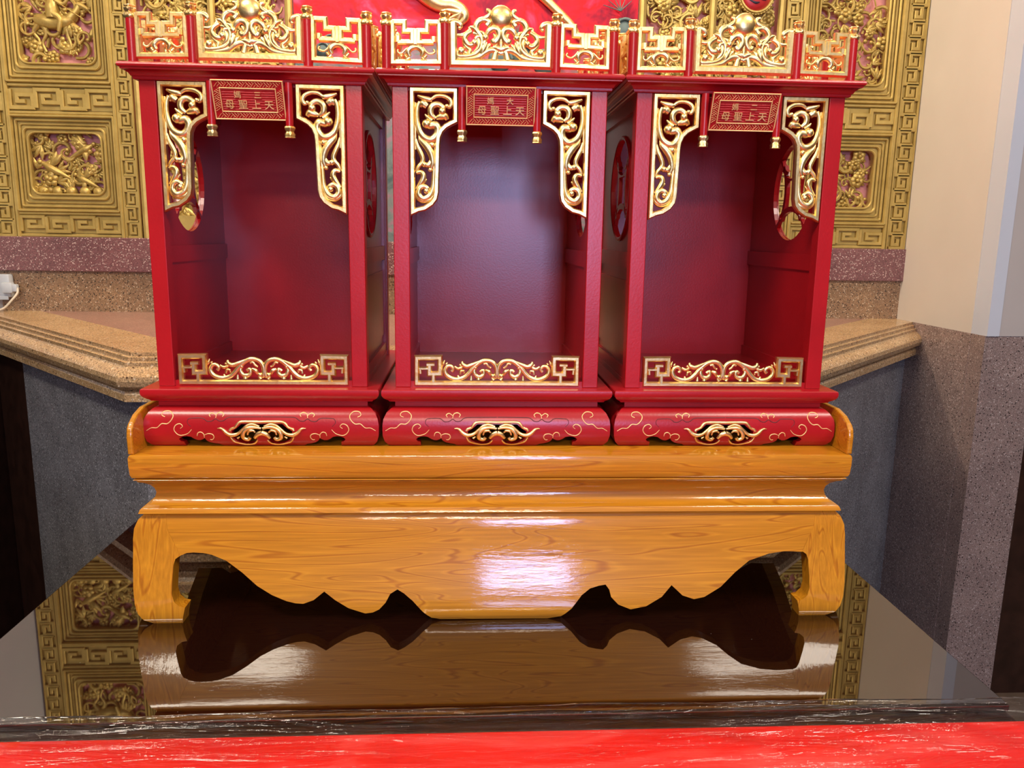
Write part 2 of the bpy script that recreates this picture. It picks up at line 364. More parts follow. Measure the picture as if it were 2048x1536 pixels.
t_ = .24; gs = (g[0][0]+(g[1][0]-g[0][0])*t_, g[0][1]+(g[1][1]-g[0][1])*t_)
mb = MB(); P = [gs]+g[1:]+[(XR, YW), (gs[0], YW)]
mb.plate(P, [], 1.21, lambda u, v, d: (u, v, ZC-.12+d)); struct(mb, 'trim_7', GRANITE, 'grey granite base under the counter')
mb = MB(); mb.plate([g[0], gs, (gs[0], YW), (XL, YW)], [], 1.21, lambda u, v, d: (u, v, ZC-.12+d)); struct(mb, 'trim_8', BROWNW, 'dark brown wood panel under the counter end')
# ------------------------------------------------------------------ gold carved panels on the back wall
MW = front(YW)
def fret_row(mb, x0, x1, z0, z1, n, flip=0):
    """row of key-fret units in raised strips"""
    w = (x1-x0)/n; h = z1-z0; t = h*.20
    for i in range(n):
        a = x0+i*w+w*.06; b_ = a+w*.88; f = (i+flip) % 2
        pts = [(0, 0), (0, 1), (1, 1), (1, .30), (.32, .30), (.32, .66), (.68, .66)]
        if f: pts = [(p[0], 1-p[1]) for p in pts]
        mb.bar([(a+(b_-a)*p[0], z0+h*(.08+.84*p[1])) for p in pts], t, .013, MW, ch=.15)
    mb.plate([(x0, z0), (x1, z0), (x1, z1), (x0, z1)], [], .02, MW)
def fret_col(mb, x0, x1, z0, z1, n):
    w = x1-x0; h = (z1-z0)/n; t = w*.19
    for i in range(n):
        a = z0+i*h+h*.05; k = h*.9
        pts = [(0, 0), (1, 0), (1, 1), (.28, 1), (.28, .28), (.66, .28), (.66, .72)]
        if i % 2: pts = [(1-p[0], p[1]) for p in pts]
        mb.bar([(x0+w*(.12+.76*p[0]), a+k*p[1]) for p in pts], t, .013, MW, ch=.15)
    mb.plate([(x0, z0), (x1, z0), (x1, z1), (x0, z1)], [], .03, MW)
    for x in (x0, x1): mb.bar([(x, z0), (x, z1)], .009, .014, MW)
def moulding(mb, x0, x1, z0, z1, ox0, ox1, oz0, oz1):
    """stepped picture-frame moulding from an outer rectangle in to a rounded opening"""
    for t, d, wd in ((.06, .020, .20), (.30, .012, .16), (.52, .008, .14), (.74, .012, .16), (.97, .010, .14)):
        a, b_, c, e = x0+(ox0-x0)*t, x1+(ox1-x1)*t, z0+(oz0-z0)*t, z1+(oz1-z1)*t
        mb.bar(rrect(a, b_, c, e, .004+.028*t*t, 4), wd*min(ox0-x0, oz0-z0)*1.05, d, MW, True, ch=.3)
    mb.plate([(x0, z0), (x1, z0), (x1, z1), (x0, z1)], [rrect(ox0, ox1, oz0, oz1, .03, 4)[::-1]], .03, MW)
MC = front(YW+.022)
def flower(mb, x, z, r, d, rng):
    k = rng.choice((5, 6)); a0 = rng.random()*6
    for i in range(k):
        a = a0+2*PI*i/k; mb.leaf((x+r*.15*math.cos(a), z+r*.15*math.sin(a)), (x+r*math.cos(a), z+r*math.sin(a)), r*.85, MC, d, .35)
    mb.ball((x, z), r*.28, MC, d+r*.25)
def bird(mb, x, z, s_, flip, d):
    T = lambda p: (x+(-p[0] if flip else p[0])*s_, z+p[1]*s_)
    mb.scroll([T((-.9, -.55)), T((-.3, -.25)), T((.25, .05)), T((.55, .25)), T((.75, .35))], [.10*s_, .38*s_, .50*s_, .30*s_, .22*s_], MC, d, .5, 4)
    mb.ball(T((.78, .38)), .15*s_, MC, d+.004); mb.leaf(T((.85, .40)), T((1.12, .32)), .10*s_, MC, d)
    for a, b_, w_ in (((.15, .15), (-.55, .85), .42), ((.05, .2), (-.25, 1.0), .36), ((.1, -.05), (.25, -.75), .34)):
        mb.leaf(T(a), T(b_), w_*s_, MC, d+.006, .25)
    for k in range(3): mb.leaf(T((-.8, -.5)), T((-1.3+.12*k, -.75-.12*k)), .14*s_, MC, d, .3)
def horse(mb, x, z, s_, d):
    T = lambda p: (x+p[0]*s_, z+p[1]*s_)
    mb.scroll([T(p) for p in ((-.62, .55), (-.35, .52), (0, .46), (.4, .52), (.62, .60))], [.34*s_, .50*s_, .44*s_, .46*s_, .30*s_], MC, d, .5, 4)
    mb.scroll([T(p) for p in ((.5, .6), (.75, .85), (.86, 1.05))], [.36*s_, .26*s_, .2*s_], MC, d, .5, 4)
    mb.scroll([T(p) for p in ((.82, 1.08), (1.0, 1.02), (1.2, .9))], [.22*s_, .2*s_, .12*s_], MC, d, .5, 4)
    for P in (((-.5, .45), (-.72, .15), (-.55, -.15), (-.70, -.5)), ((-.4, .4), (-.30, .1), (-.45, -.2), (-.35, -.5)), ((.4, .4), (.42, .05), (.50, -.25), (.45, -.55)), ((.5, .45), (.85, .25), (.95, 0), (.75, -.2))):
        mb.scroll([T(p) for p in P], [.24*s_, .15*s_, .09*s_, .11*s_], MC, d, .5, 4)
    mb.scroll([T(p) for p in ((-.65, .6), (-.95, .5), (-1.0, .1))], [.1*s_, .16*s_, .05*s_], MC, d, .5, 4)
    mb.scroll([T(p) for p in ((0, .6), (.0, .95), (.05, 1.25))], [.42*s_, .46*s_, .3*s_], MC, d+.01, .5, 4)
    mb.ball(T((.06, 1.48)), .17*s_, MC, d+.012)
    mb.scroll([T(p) for p in ((.1, 1.2), (.4, 1.05), (.6, 1.3))], [.18*s_, .14*s_, .1*s_], MC, d+.014, .5, 4)
    mb.scroll([T(p) for p in ((.0, .75), (.28, .55), (.2, .15))], [.24*s_, .2*s_, .12*s_], MC, d+.02, .5, 4)
    mb.scroll([T(p) for p in ((-.9, 1.9), (.0, 1.25), (1.1, .55))], [.03*s_]*3, MC, d+.025, .5, 2)
def foliage(mb, x0, x1, z0, z1, seed, dens=1.0, size=.034, skip=None):
    rng = random.Random(seed); n = int((x1-x0)*(z1-z0)/(size*size)*2.6*dens)
    for i in range(n):
        x = rng.uniform(x0, x1); z = rng.uniform(z0, z1); a = rng.random()*2*PI; s_ = size*rng.uniform(.6, 1.3); d = rng.uniform(-.006, .012)
        k = rng.random()
        cl = lambda p: (min(max(p[0], x0-.012), x1+.012), min(max(p[1], z0-.012), z1+.012))
        if k < .45:
            sg = rng.choice((-1, 1)); P = []
            for j in range(7):
                r_ = s_*(1-.12*j); t = a+sg*j*.75; P.append(cl((x+r_*math.cos(t), z+r_*math.sin(t))))
            mb.scroll(P, [s_*.28, s_*.36, s_*.22], MC, d, .5, 3, 6, ball=s_*.45)
        elif k < .8:
            for j in (-1, 0, 1):
                mb.leaf(cl((x, z)), cl((x+s_*1.3*math.cos(a+j*.55), z+s_*1.3*math.sin(a+j*.55))), s_*.42, MC, d, .35)
        elif k < .92: flower(mb, *cl((x, z)), s_*.8, d, rng)
        else:
            mb.scroll([cl((x, z)), cl((x+s_*1.2*math.cos(a), z+s_*1.2*math.sin(a))), cl((x+s_*2.3*math.cos(a+.4), z+s_*2.3*math.sin(a+.4)))], [s_*.22, s_*.18, s_*.14], MC, d, .5, 3, 6)
    for x in (x0, x1): pass
def carved_panel(x0, x1, label, seed, kind):
    root = empty('carved_panel', ((x0+x1)/2, YW, .613)); org = ((x0+x1)/2, YW, .613)
    tag(root, label, 'carved panel', 'gold carved panels on the back wall')
    cx = (x0+x1)/2; hw = .131; ztop = 2.72
    mb = MB(); mb.plate([(x0, .613), (x1, .613), (x1, .622), (x0, .622)], [], .03, MW)
    mb.bar([(x0, .618), (x1, .618)], .012, .012, MW); mb.bar([(x0+.004, .613), (x0+.004, ztop)], .014, .018, MW); mb.bar([(x1-.004, .613), (x1-.004, ztop)], .014, .018, MW)
    for z in (.700, 1.062, 1.158): mb.bar([(x0, z), (x1, z)], .012, .012, MW)
    mb.plate([(x0, .622), (x1, .622), (x1, .71), (x0, .71)], [], .03, front(YW+.003))
    mb.plate([(x0, 1.056), (x1, 1.056), (x1, 1.164), (x0, 1.164)], [], .03, front(YW+.003))
    mb.plate([(x0, 2.4), (x1, 2.4), (x1, ztop), (x0, ztop)], [], .03, MW)
    mb.build('frame', BRONZE, root, org, 30)
    mb = MB(); fret_row(mb, x0+.008, x1-.012, .628, .692, 4); mb.build('fret_band', BRONZE, root, org)
    mb = MB(); fret_row(mb, x0+.008, x1-.012, 1.072, 1.148, 4, 1); mb.build('fret_band', BRONZE, root, org)
    mb = MB(); moulding(mb, x0+.008, x1-.008, .706, 1.054, cx-hw, cx+hw, .772, .992); lo = mb.build('lower_moulding', BRONZE, root, org, 30)
    mb = MB(); moulding(mb, x0+.008, x1-.008, 1.166, 2.42, cx-hw-.003, cx+hw+.003, 1.236, 2.35); up = mb.build('upper_moulding', BRONZE, root, org, 30)
    mb = MB()
    if kind == 'bird':
        bird(mb, cx-.055, .865, .062, True, .008); bird(mb, cx+.055, .935, .055, False, .010); bird(mb, cx+.06, .825, .05, True, .006)
        for i in range(5): mb.ball((cx-hw+.03+i*.05, .782), .022, MC, 0)
    foliage(mb, cx-hw+.004, cx+hw-.004, .776, .988, seed, .62)
    mb.build('lower_carving', BRONZE2, lo, org, 50)
    mb = MB()
    if kind == 'bird':
        horse(mb, cx-.01, 1.33, .105, .006); horse(mb, cx+.01, 1.66, .10, .006)
    foliage(mb, cx-hw+.002, cx+hw-.002, 1.24, 2.34, seed+7, .60)
    mb.build('upper_carving', BRONZE2, up, org, 50)
    return root
carved_panel(-1.742, -1.352, 'gold carved panel with birds below and a horse rider above, beside the white socket', 3, 'bird')
carved_panel(1.212, 1.612, 'gold carved panel of dense foliage beside the beige wall', 11, 'leaf')
def fretpost(x0, x1, n, label):
    mb = MB(); fret_col(mb, x0, x1, .613, 2.72, n)
    tag(mb.build('fret_post', BRONZE, None, ((x0+x1)/2, YW, .613)), label, 'carved post', 'gold fret posts on the back wall')
fretpost(-1.818, -1.750, 37, 'gold key-fret post above the white socket')
fretpost(-1.345, -1.292, 37, 'gold key-fret post between the bird panel and the scrolled screen')
fretpost(1.621, 1.694, 37, 'gold key-fret post against the beige alcove wall')
fretpost(1.149, 1.203, 37, 'gold key-fret post beside the screen with the red medallion')
def screen(x0, x1, bars, label, seed, medal=None):
    org = ((x0+x1)/2, YW, .613); root = empty('scroll_screen', org); tag(root, label, 'carved screen', 'gold scrolled screens beside the mural')
    mb = MB()
    for x in (x0, x1)+bars: mb.scroll([(x, .613), (x, 1.5), (x, 2.72)], .028, MW, .004, .5, 2)
    mb.plate([(x0, .613), (x1, .613), (x1, .70), (x0, .70)], [], .03, MW); mb.build('frame', BRONZE, root, org, 40)
    mb = MB(); foliage(mb, x0+.036, x1-.036, .70, 1.25, seed, .75, .045); foliage(mb, x0+.036, x1-.036, 1.25, 1.75, seed+1, 1.0, .036); foliage(mb, x0+.036, x1-.036, 1.75, 2.6, seed+2, .6, .05)
    mb.build('scroll_carving', BRONZE2, root, org, 50)
    if medal:
        x, z = medal; mb = MB(); mb.ball((x, z), .062, front(YW-.012), .004, .22, 28, 8, .070); md = mb.build('medallion', MEDRED, root, org, 60)
        mb = MB(); n = 40
        for i in range(n):
            a = 2*PI*i/n; mb.ball((x+.068*math.cos(a), z+.076*math.sin(a)), .008, front(YW-.012), .004, 1, 6, 4)
        mb.bar([(x+.064*math.cos(2*PI*i/n), z+.072*math.sin(2*PI*i/n)) for i in range(n)], .010, .018, front(YW-.01), True); mb.build('bead_rim', BRONZE2, md, org, 50)
        mb = MB()
        for P in (((-.03, .02), (-.035, -.005), (-.02, -.022)), ((-.015, .03), (-.008, .0), (.01, -.025), (.035, -.03)), ((.0, .01), (.02, .0), (.03, -.015)), ((-.03, -.03), (-.005, -.04), (.01, -.038))):
            mb.scroll([(x+p[0], z+p[1]) for p in P], [.003, .009, .004], front(YW-.027), 0, .3, 5, 6)
        mb.build('ink_emblem', BLACKP, md, org, 60)
    return root
screen(-1.270, -.712, (-.990,), 'gold scrolled screen beside the red mural with plain centre bar', 21)
screen(.598, 1.128, (.865,), 'gold scrolled screen with a red oval medallion', 31, (1.022, 1.553))

# ------------------------------------------------------------------ red relief mural
org = (-.06, YW, .613); mur = empty('relief_mural', org); tag(mur, 'red painted relief mural with gold claws and grey green clouds', 'mural')
mb = MB(); mb.box(-.694, .580, YW, YW+.03, .613, 2.9); mb.build('painted_ground', MURAL, mur, org)
def wp(x, y, d=0): p = onY(x, y, YW-d); return (p.x, p.z)
def limb(name, P, W, mat, d=.012, rel=.5):
    mb = MB(); mb.scroll([wp(*p) for p in P], W, MW, d, rel*.8, 6, 10); return mb
mb = limb('', [(700, -240), (760, -120), (820, -45), (870, 5), (905, 12), (925, 25), (928, 38), (915, 52)], [.12, .11, .09, .062, .05, .045, .038, .02], GOLD)
bd = MB(); BX = [(-.62, 1.95), (-.5, 1.82), (-.36, 1.80), (-.2, 1.92), (-.04, 2.02), (.10, 1.93), (.20, 1.78), (.34, 1.76), (.46, 1.90), (.54, 2.10)]
bd.scroll(BX, [.05, .12, .15, .16, .16, .15, .15, .13, .10, .04], MW, .035, .35, 8, 12)
for q in catmull(BX, 5)[4:-4]: bd.ball((q[0], q[1]), .022, MW, .085, .5, 8, 4)
bd.build('gold_body', BRONZE2, mur, org, 50)
for e in ((900, 40), (912, 50), (880, 20)): mb.scroll([wp(922, 30), wp(*e)], [.03, .012], MW, .018)
mb.build('gold_claw', GOLD, mur, org, 60)
mb = limb('', [(960, -190), (1010, -90), (1060, -30), (1100, 10), (1140, 50), (1160, 80)], [.07, .055, .042, .034, .03, .02], GOLD); mb.build('gold_limb', GOLD, mur, org, 60)
for cx_, cy_, r in ((1245, 62, .048), (1236, 95, .044), (1248, 112, .04), (1222, 125, .045), (1090, 125, .05), (1000, 120, .045), (1045, 112, .04), (660, 85, .03), (645, 100, .028)):
    p = wp(cx_, cy_); mb = MB(); mb.ball(p, r, MW, 0, .5, 14, 6)
    mb.scroll([(p[0]+r*math.cos(.7*j)*(1-.1*j), p[1]+r*math.sin(.7*j)*(1-.1*j)) for j in range(8)], [r*.3, r*.22, r*.12], MW, r*.42, .5, 3)
    mb.build('cloud_relief', TEAL, mur, org, 60)
mb = MB()
for q in ((1215, 2), (1225, -6), (1238, -10), (1252, -6), (1262, 4), (1205, 12)): mb.scroll([wp(1240, 24), wp(*q)], [.005, .002], MW, .014, .5, 2, 5)
for q in ((1028, 45), (1034, 40), (1040, 42)): mb.scroll([wp(1034, 75), wp(*q)], [.005, .002], MW, .014, .5, 2, 5)
mb.build('pine_needles', TEAL, mur, org)
# ------------------------------------------------------------------ altar table with black glass top
TL, TR, TY0, TY1 = -.795, .715, -.288, .76
org = (-.04, .24, ZF); tab = empty('altar_table', org); tag(tab, 'large dark altar table with a mirror black glass top', 'table')
mb = MB(); mb.bbox(TL, TR, TY0, TY1, -.010, 0, .0015); mb.build('glass_top', GLASS, tab, org)
mb = MB(); mb.bbox(TL+.002, TR-.002, TY0-.021, TY1-.002, -.050, -.0105, .003); mb.build('table_board', BROWNW, tab, org)
mb = MB(); mb.box(TL+.06, TR-.06, TY0+.02, TY1-.06, -.18, -.0505); mb.build('apron', BROWNW, tab, org)
for x in (TL+.09, TR-.09):
    for y in (TY0+.06, TY1-.12):
        mb = MB(); mb.bbox(x-.04, x+.04, y-.04, y+.04, ZF, -.18, .006); mb.build('leg', BROWNW, tab, org)
# red table in front, wrapped in clear film
RY0, RY1 = -.95, TY0-.0245
org = (-.04, -.6, ZF); rt = empty('red_table', org); tag(rt, 'offering table covered with bright red cloth in front of the black glass', 'table')
mb = MB(); mb.bbox(-.95, .88, RY0, RY1, -.035, -.006, .004); mb.build('cloth_top', CLOTH, rt, org)
mb = MB(); mb.box(-.948, .878, RY0+.002, RY0+.006, -.60, -.036); mb.build('cloth_skirt', CLOTH, rt, org)
for x in (-.85, .78):
    for y in (RY0+.08, RY1-.08):
        mb = MB(); mb.bbox(x-.03, x+.03, y-.03, y+.03, ZF, -.035, .005); mb.build('leg', BROWNW, rt, org)
# wrinkled clear film lying over the joint of the two tables
mb = MB(); rng = random.Random(4); nx, ny = 160, 46; R = []
ph = [(rng.uniform(5, 60), rng.uniform(20, 140), rng.random()*6, rng.uniform(.0001, .0005)) for _ in range(16)]
for j in range(ny+1):
    row = []
    for i in range(nx+1):
        x = -.94+1.81*i/nx; y0 = TY0+.012+.006*math.sin(x*2.1+1)+.0015*math.sin(x*17); y = y0+(RY0+.02-y0)*(j/ny)**1.6
        z = .0042+sum(a*math.sin(kx*x+ky*y+p) for kx, ky, p, a in ph)*.6
        z = max(z, .0012)
        if j == 0: z = .0012
        row.append((x, y, z))
    R.append(row)
mb.rings(R, False, (False, False))
tag(mb.build('clear_film', FILM, None, (0, 0, 0), 180), 'wrinkled clear plastic film over the joint of the black and red tables', 'plastic film')

# ------------------------------------------------------------------ wooden display stand
ZT = .2857; SD = .56
def bel(z):
    pts = [(0, -.012), (.010, -.018), (.02, -.0185), (.04, -.0155), (.06, -.0105), (.08, -.005), (.10, .000), (.12, .0045), (.14, .0075), (.160, .010), (.170, .0125), (.178, .016), (.186, .022), (.192, .030)]
    for (a, p), (b_, q) in zip(pts, pts[1:]):
        if z <= b_: return p+(q-p)*max(0, (z-a))/(b_-a)
    return pts[-1][1]
CUTS = [.006, .012, .025, .04, .055, .07, .085, .10, .12, .14, .152, .165, .171, .176, .18, .184, .188]
org = (0, SD/2, 0); st = empty('display_stand', org); tag(st, 'honey coloured lacquered wood stand with scalloped apron and hoof feet', 'stand')
def px0(P): return [((q := onY(x, y, 0)).x, max(q.z, 0)) for x, y in P]
ap = [(359, 1113), (372, 1108), (386, 1107), (404, 1108), (422, 1111), (452, 1122), (485, 1143), (517, 1167), (547, 1183), (577, 1194), (595, 1198), (610, 1199), (631, 1192), (651, 1177), (673, 1192), (700, 1207), (733, 1217), (748, 1215), (761, 1209), (773, 1197), (782, 1181), (796, 1173), (809, 1180), (826, 1193), (847, 1214), (864, 1227), (881, 1231),
      (1093, 1230), (1120, 1224), (1141, 1207), (1161, 1183), (1178, 1171), (1196, 1166), (1209, 1164), (1216, 1173), (1219, 1186), (1233, 1200), (1257, 1209), (1288, 1203), (1319, 1186), (1340, 1165), (1360, 1183), (1383, 1190), (1403, 1186), (1437, 1168), (1468, 1142), (1498, 1121), (1539, 1108), (1570, 1104), (1587, 1104), (1606, 1105)]
apz = px0(ap); ZA = .192
MBEL = lambda u, v, d: (u, bel(v)-d, v)
mb = MB(); mb.plate(apz+[(.548, .155), (.553, ZA), (-.553, ZA), (-.548, .155)], [], .028, MBEL, CUTS); o = mb.build('front_apron', WOOD, st, org, 40); bv = o.modifiers.new('bevel', 'BEVEL'); bv.width = .0035; bv.segments = 2; bv.limit_method = 'ANGLE'; bv.angle_limit = 1.0
# legs: front face cut from the photograph's outline, turned round the corner
legp = px0([(359, 1113), (350, 1119), (347, 1130), (347.5, 1160), (349, 1182), (355, 1196), (366, 1204), (377, 1206), (371, 1239)])
def leg_outline():
    inn = [(x, max(z, 0)) for x, z in legp]; inn[-1] = (inn[-1][0], 0)
    return [(-.548, .155)]+inn+[(-.572, 0), (-.586, .008), (-.594, .020), (-.599, .036), (-.602, .06), (-.604, .10), (-.604, .14), (-.602, .158), (-.596, .172), (-.586, .182), (-.572, .188), (-.553, ZA)]
LO = leg_outline()
def corner_leg(name, sx, sy):
    Mf = lambda u, v, d: (u*sx, (bel(v)-d) if sy < 0 else SD-(bel(v)-d), v)
    mb = MB(); mb.plate(LO, [], .030, Mf, CUTS)
    inner_x = LO
    side = [(p[0]+.600, p[1]) for p in LO]
    Ms = lambda u, v, d: (sx*(-.600+.018+(.030-d-.030)*-1), (u*1.0) if sy < 0 else SD-u, v)
    mb2 = MB(); mb2.plate([(max(u, .004), z) for u, z in side], [], .036, lambda u, v, d: (sx*(-.602+max(bel(v), 0)*.6-d), (u+.006+bel(v)) if sy < 0 else SD-u-.006, v), CUTS)
    mb.v, mb.f = mb.v, mb.f; mb.add(mb2.v, mb2.f)
    o = mb.build(name, WOODV, st, org, 40); return o
for sx in (1, -1):
    for sy in (-1, 1): corner_leg('leg', sx, sy)
# plain side and back aprons with an arched lower edge
for sx in (-1, 1):
    P = [(.05, .112), (.10, .115), (.16, .095), (.22, .055), (.28, .03), (.34, .055), (.40, .095), (.46, .115), (.51, .112), (.51, .18), (.05, .18)]
    mb = MB(); mb.plate(P, [], .026, lambda u, v, d: (sx*(.600-max(bel(v), 0)*.6+d-.004), u, v), CUTS); mb.build('side_apron', WOOD, st, org, 40)
mb = MB(); mb.plate([(-.55, .09), (.55, .09), (.55, .18), (-.55, .18)], [], .02, lambda u, v, d: (u, SD-.015+d, v)); mb.build('back_apron', WOOD, st, org)
# waist, bead and slab
wp_ = [(.022, .184), (.020, .1895), (.018, .1920), (.013, .1935), (.006, .198), (.001, .206), (-.001, .214), (.001, .222), (.006, .229), (.014, .2345), (.020, .2375), (.021, .2405)]
mb = MB(); mb.frame(-.571, .571, .030, SD-.030, wp_); mb.build('waist', WOOD, st, org, 30)
mb = MB(); mb.frame(-.5955, .5955, .004, SD-.004, [(-.004, .2407), (-.001, .2414), (0, .2427), (-.001, .2440), (-.004, .2447)]); mb.build('bead', WOOD, st, org, 40)
mb = MB(); mb.frame(-.5995, .5995, 0, SD, [(-.006, .2449), (-.003, .247), (-.001, .252), (.000, .268), (0, .281), (-.0015, ZT-.001), (-.004, ZT)]); mb.build('top_slab', WOOD, st, org, 30)
for sx in (-1, 1):
    P = [(.003, ZT), (.002, ZT+.030), (.005, ZT+.042), (.014, ZT+.052), (.030, ZT+.061), (.06, ZT+.068), (SD-.02, ZT+.068), (SD-.02, ZT)]
    bm_ = MB(); bm_.plate(P, [], .0095, lambda u, v, d: (sx*(.6005+d), u, v)); o = bm_.build('end_lip', WOOD, st, org)
    bv = o.modifiers.new('bevel', 'BEVEL'); bv.width = .003; bv.segments = 3; bv.limit_method = 'ANGLE'
# ------------------------------------------------------------------ red and gold shrines
XC = (-.3972, -.002, .3938); YP, YB = .075, .47; HW, TP = .1738, .0259
ORG = (0, .27, ZT)
sh = empty('shrine', (XC[1], .27, ZT))
def px(cx0, cy0, sc, Y): return lambda P: [((q := onY(cx0+x/sc, cy0+y/sc, Y)).x-XC[1], q.z) for x, y in P]
def wpx(sc, Y=YP): return (Y-CP.y+.06)/FPX/sc           # crop pixels to metres on that plane
def sp(mb, name, mat, par=None, smooth=None): return mb.build(name, mat, par or sh, ORG, smooth)
# base: bulging scroll-footed plinth
zb0, zb1 = ZT, .3535
OV = [(0, .006), (.04, .010), (.14, .0155), (.30, .0185), (.55, .0190), (.72, .0172), (.86, .0125), (.95, .006), (1, 0)]
def ov(z):
    t = (z-zb0)/(zb1-zb0)
    for (a, p), (b_, q) in zip(OV, OV[1:]):
        if t <= b_: return p+(q-p)*max(0, t-a)/(b_-a)
    return 0
BH, BY0, BY1 = .1757, .068, .50
T5 = px(760, 810, 8.533, .05)
def bz(t): return zb0+(zb1-zb0)*t
foot = T5([(700, 660), (660, 668), (690, 640), (640, 625), (615, 590), (640, 560), (690, 540), (750, 532), (820, 545), (870, 580), (920, 602), (970, 605), (1020, 585), (1045, 570), (1070, 610), (1120, 645), (1190, 668), (1270, 680), (1330, 705)])
foot = [(x, min(max(z, zb0+.0005), zb1)) for x, z in foot]
lf = [(x, z) for x, z in foot]
lf = [(-.130, zb0)]+[(x, z) for x, z in lf[2:-1]]+[(lf[-1][0], zb0)]
lside = [(-(BH+ov(bz(t))), bz(t)) for t in (1, .95, .9, .8, .72, .6, .45, .3, .2, .14, .08, .04, 0)]
outl = lside+lf+[(-x, z) for x, z in reversed(lf)]+[(-x, z) for x, z in reversed(lside)]
hole1 = T5([(1500, 450), (1580, 400), (1660, 330), (2001, 330)]); hb = T5([(2001, 470), (1960, 470), (1900, 530), (1900, 610), (1840, 660), (1750, 670), (1650, 650), (1560, 610), (1500, 540)])
hl = hole1+hb; hol = hl+[]
hole = hole1[:-1]+[(-x, z) for x, z in reversed(hole1[:-1])]+[(-x, z) for x, z in reversed(hb[1:])]+hb[1:]
MBASE = lambda u, v, d: (u, BY0-ov(v)-d, v)
bcuts = [bz(t) for t in (.04, .08, .14, .2, .3, .42, .55, .63, .72, .8, .86, .91, .95)]
mb = MB(); mb.plate(outl, [hole], .014, MBASE, bcuts)
for sx in (-1, 1):
    so = [(BY0-ov(bz(t))+.002, bz(t)) for t in (1, .95, .9, .8, .72, .6, .45, .3, .2, .14, .08, .04, 0)]
    so2 = [(BY1+ov(z)-.002, z) for y, z in reversed(so)]
    mb.plate(so+[(.13, zb0), (.15, zb0+.012), (.42, zb0+.012), (.44, zb0)]+so2, [], .014, lambda u, v, d: (sx*(BH+ov(v)+d), u, v), bcuts)
mb.plate(lside+[(-x, z) for x, z in reversed(lside)], [], .014, lambda u, v, d: (u, BY1+ov(v)+d, v), bcuts)
mb.box(-BH+.002, BH-.002, BY0+.002, BY1-.002, zb1-.006, zb1)
base = sp(mb, 'plinth', RED, smooth=30)
MG = lambda u, v, d: (u, BY0-ov(min(max(v, zb0), zb1))-d, v)
u5 = wpx(8.533, .05)
mb = MB()
LN = [[(95, 440), (180, 392), (270, 390), (350, 325), (440, 325), (510, 265), (532, 190), (470, 130), (370, 135), (345, 185), (400, 212)],
      [(655, 402), (695, 365), (650, 325), (580, 350), (550, 420), (590, 490), (660, 520), (770, 490), (840, 420)],
      [(1150, 215), (1130, 180), (1180, 155), (1240, 190)], [(1240, 230), (1258, 168), (1320, 145), (1370, 175), (1350, 212)],
      [(925, 530), (940, 480), (990, 465), (1035, 500), (1040, 560)], [(1045, 515), (1110, 490), (1180, 505), (1200, 550), (1170, 595), (1130, 595)]]
for P in LN:
    q = T5(P)
    for s_ in (1, -1):
        mb = MB(); mb.scroll([(x*s_, z) for x, z in q], [9*u5, 17*u5, 15*u5, 10*u5], MG, .0003, .35, 6, 6); sp(mb, 'scroll_line', LINEGOLD, base, 60)
mb = MB(); q = T5([(830, 370), (775, 310), (790, 250), (850, 235), (1020, 235), (1100, 285), (1180, 280), (1240, 245), (1300, 280), (1370, 275), (1450, 225), (1600, 218), (1800, 216), (1996, 215)])
for s_ in (1, -1): mb.scroll([(x*s_, z) for x, z in q], [8*u5, 14*u5, 14*u5, 14*u5], MG, .0001, .2, 5, 6)
sp(mb, 'groove_shade_line', REDDARK, base, 60)  # no cut here: dark raised line carries the shade of a carved groove
mb = MB()
OR = [([(2001, 292), (1830, 288), (1660, 292), (1600, 330), (1560, 380), (1490, 410), (1470, 440)], [46, 48, 46, 40, 46]), ([(1475, 545), (1530, 630), (1640, 672), (1750, 690), (1860, 665), (1915, 600)], [30, 42, 42, 42, 30]),
      ([(1270, 400), (1340, 405), (1420, 480), (1500, 512), (1600, 490), (1680, 420), (1760, 350), (1860, 330), (1960, 370)], [12, 40, 66, 72, 60, 46, 40, 40, 40]),
      ([(1990, 400), (1850, 380), (1750, 410), (1690, 480), (1690, 560), (1760, 590), (1800, 550)], [40, 70, 76, 70, 60]), ([(1890, 470), (1850, 435), (1780, 450), (1760, 510)], [24, 44, 44, 30]),
      ([(1870, 570), (1930, 500), (2001, 470)], [50, 80, 95]), ([(1590, 570), (1630, 540)], [40, 20])]
for P, W in OR:
    q = T5(P)
    for s_ in (1, -1): mb.scroll([(x*s_, z) for x, z in q], [k*u5 for k in W], MG, .001, .45, 6, 8)
sp(mb, 'cloud_ornament', GOLD, base, 60)
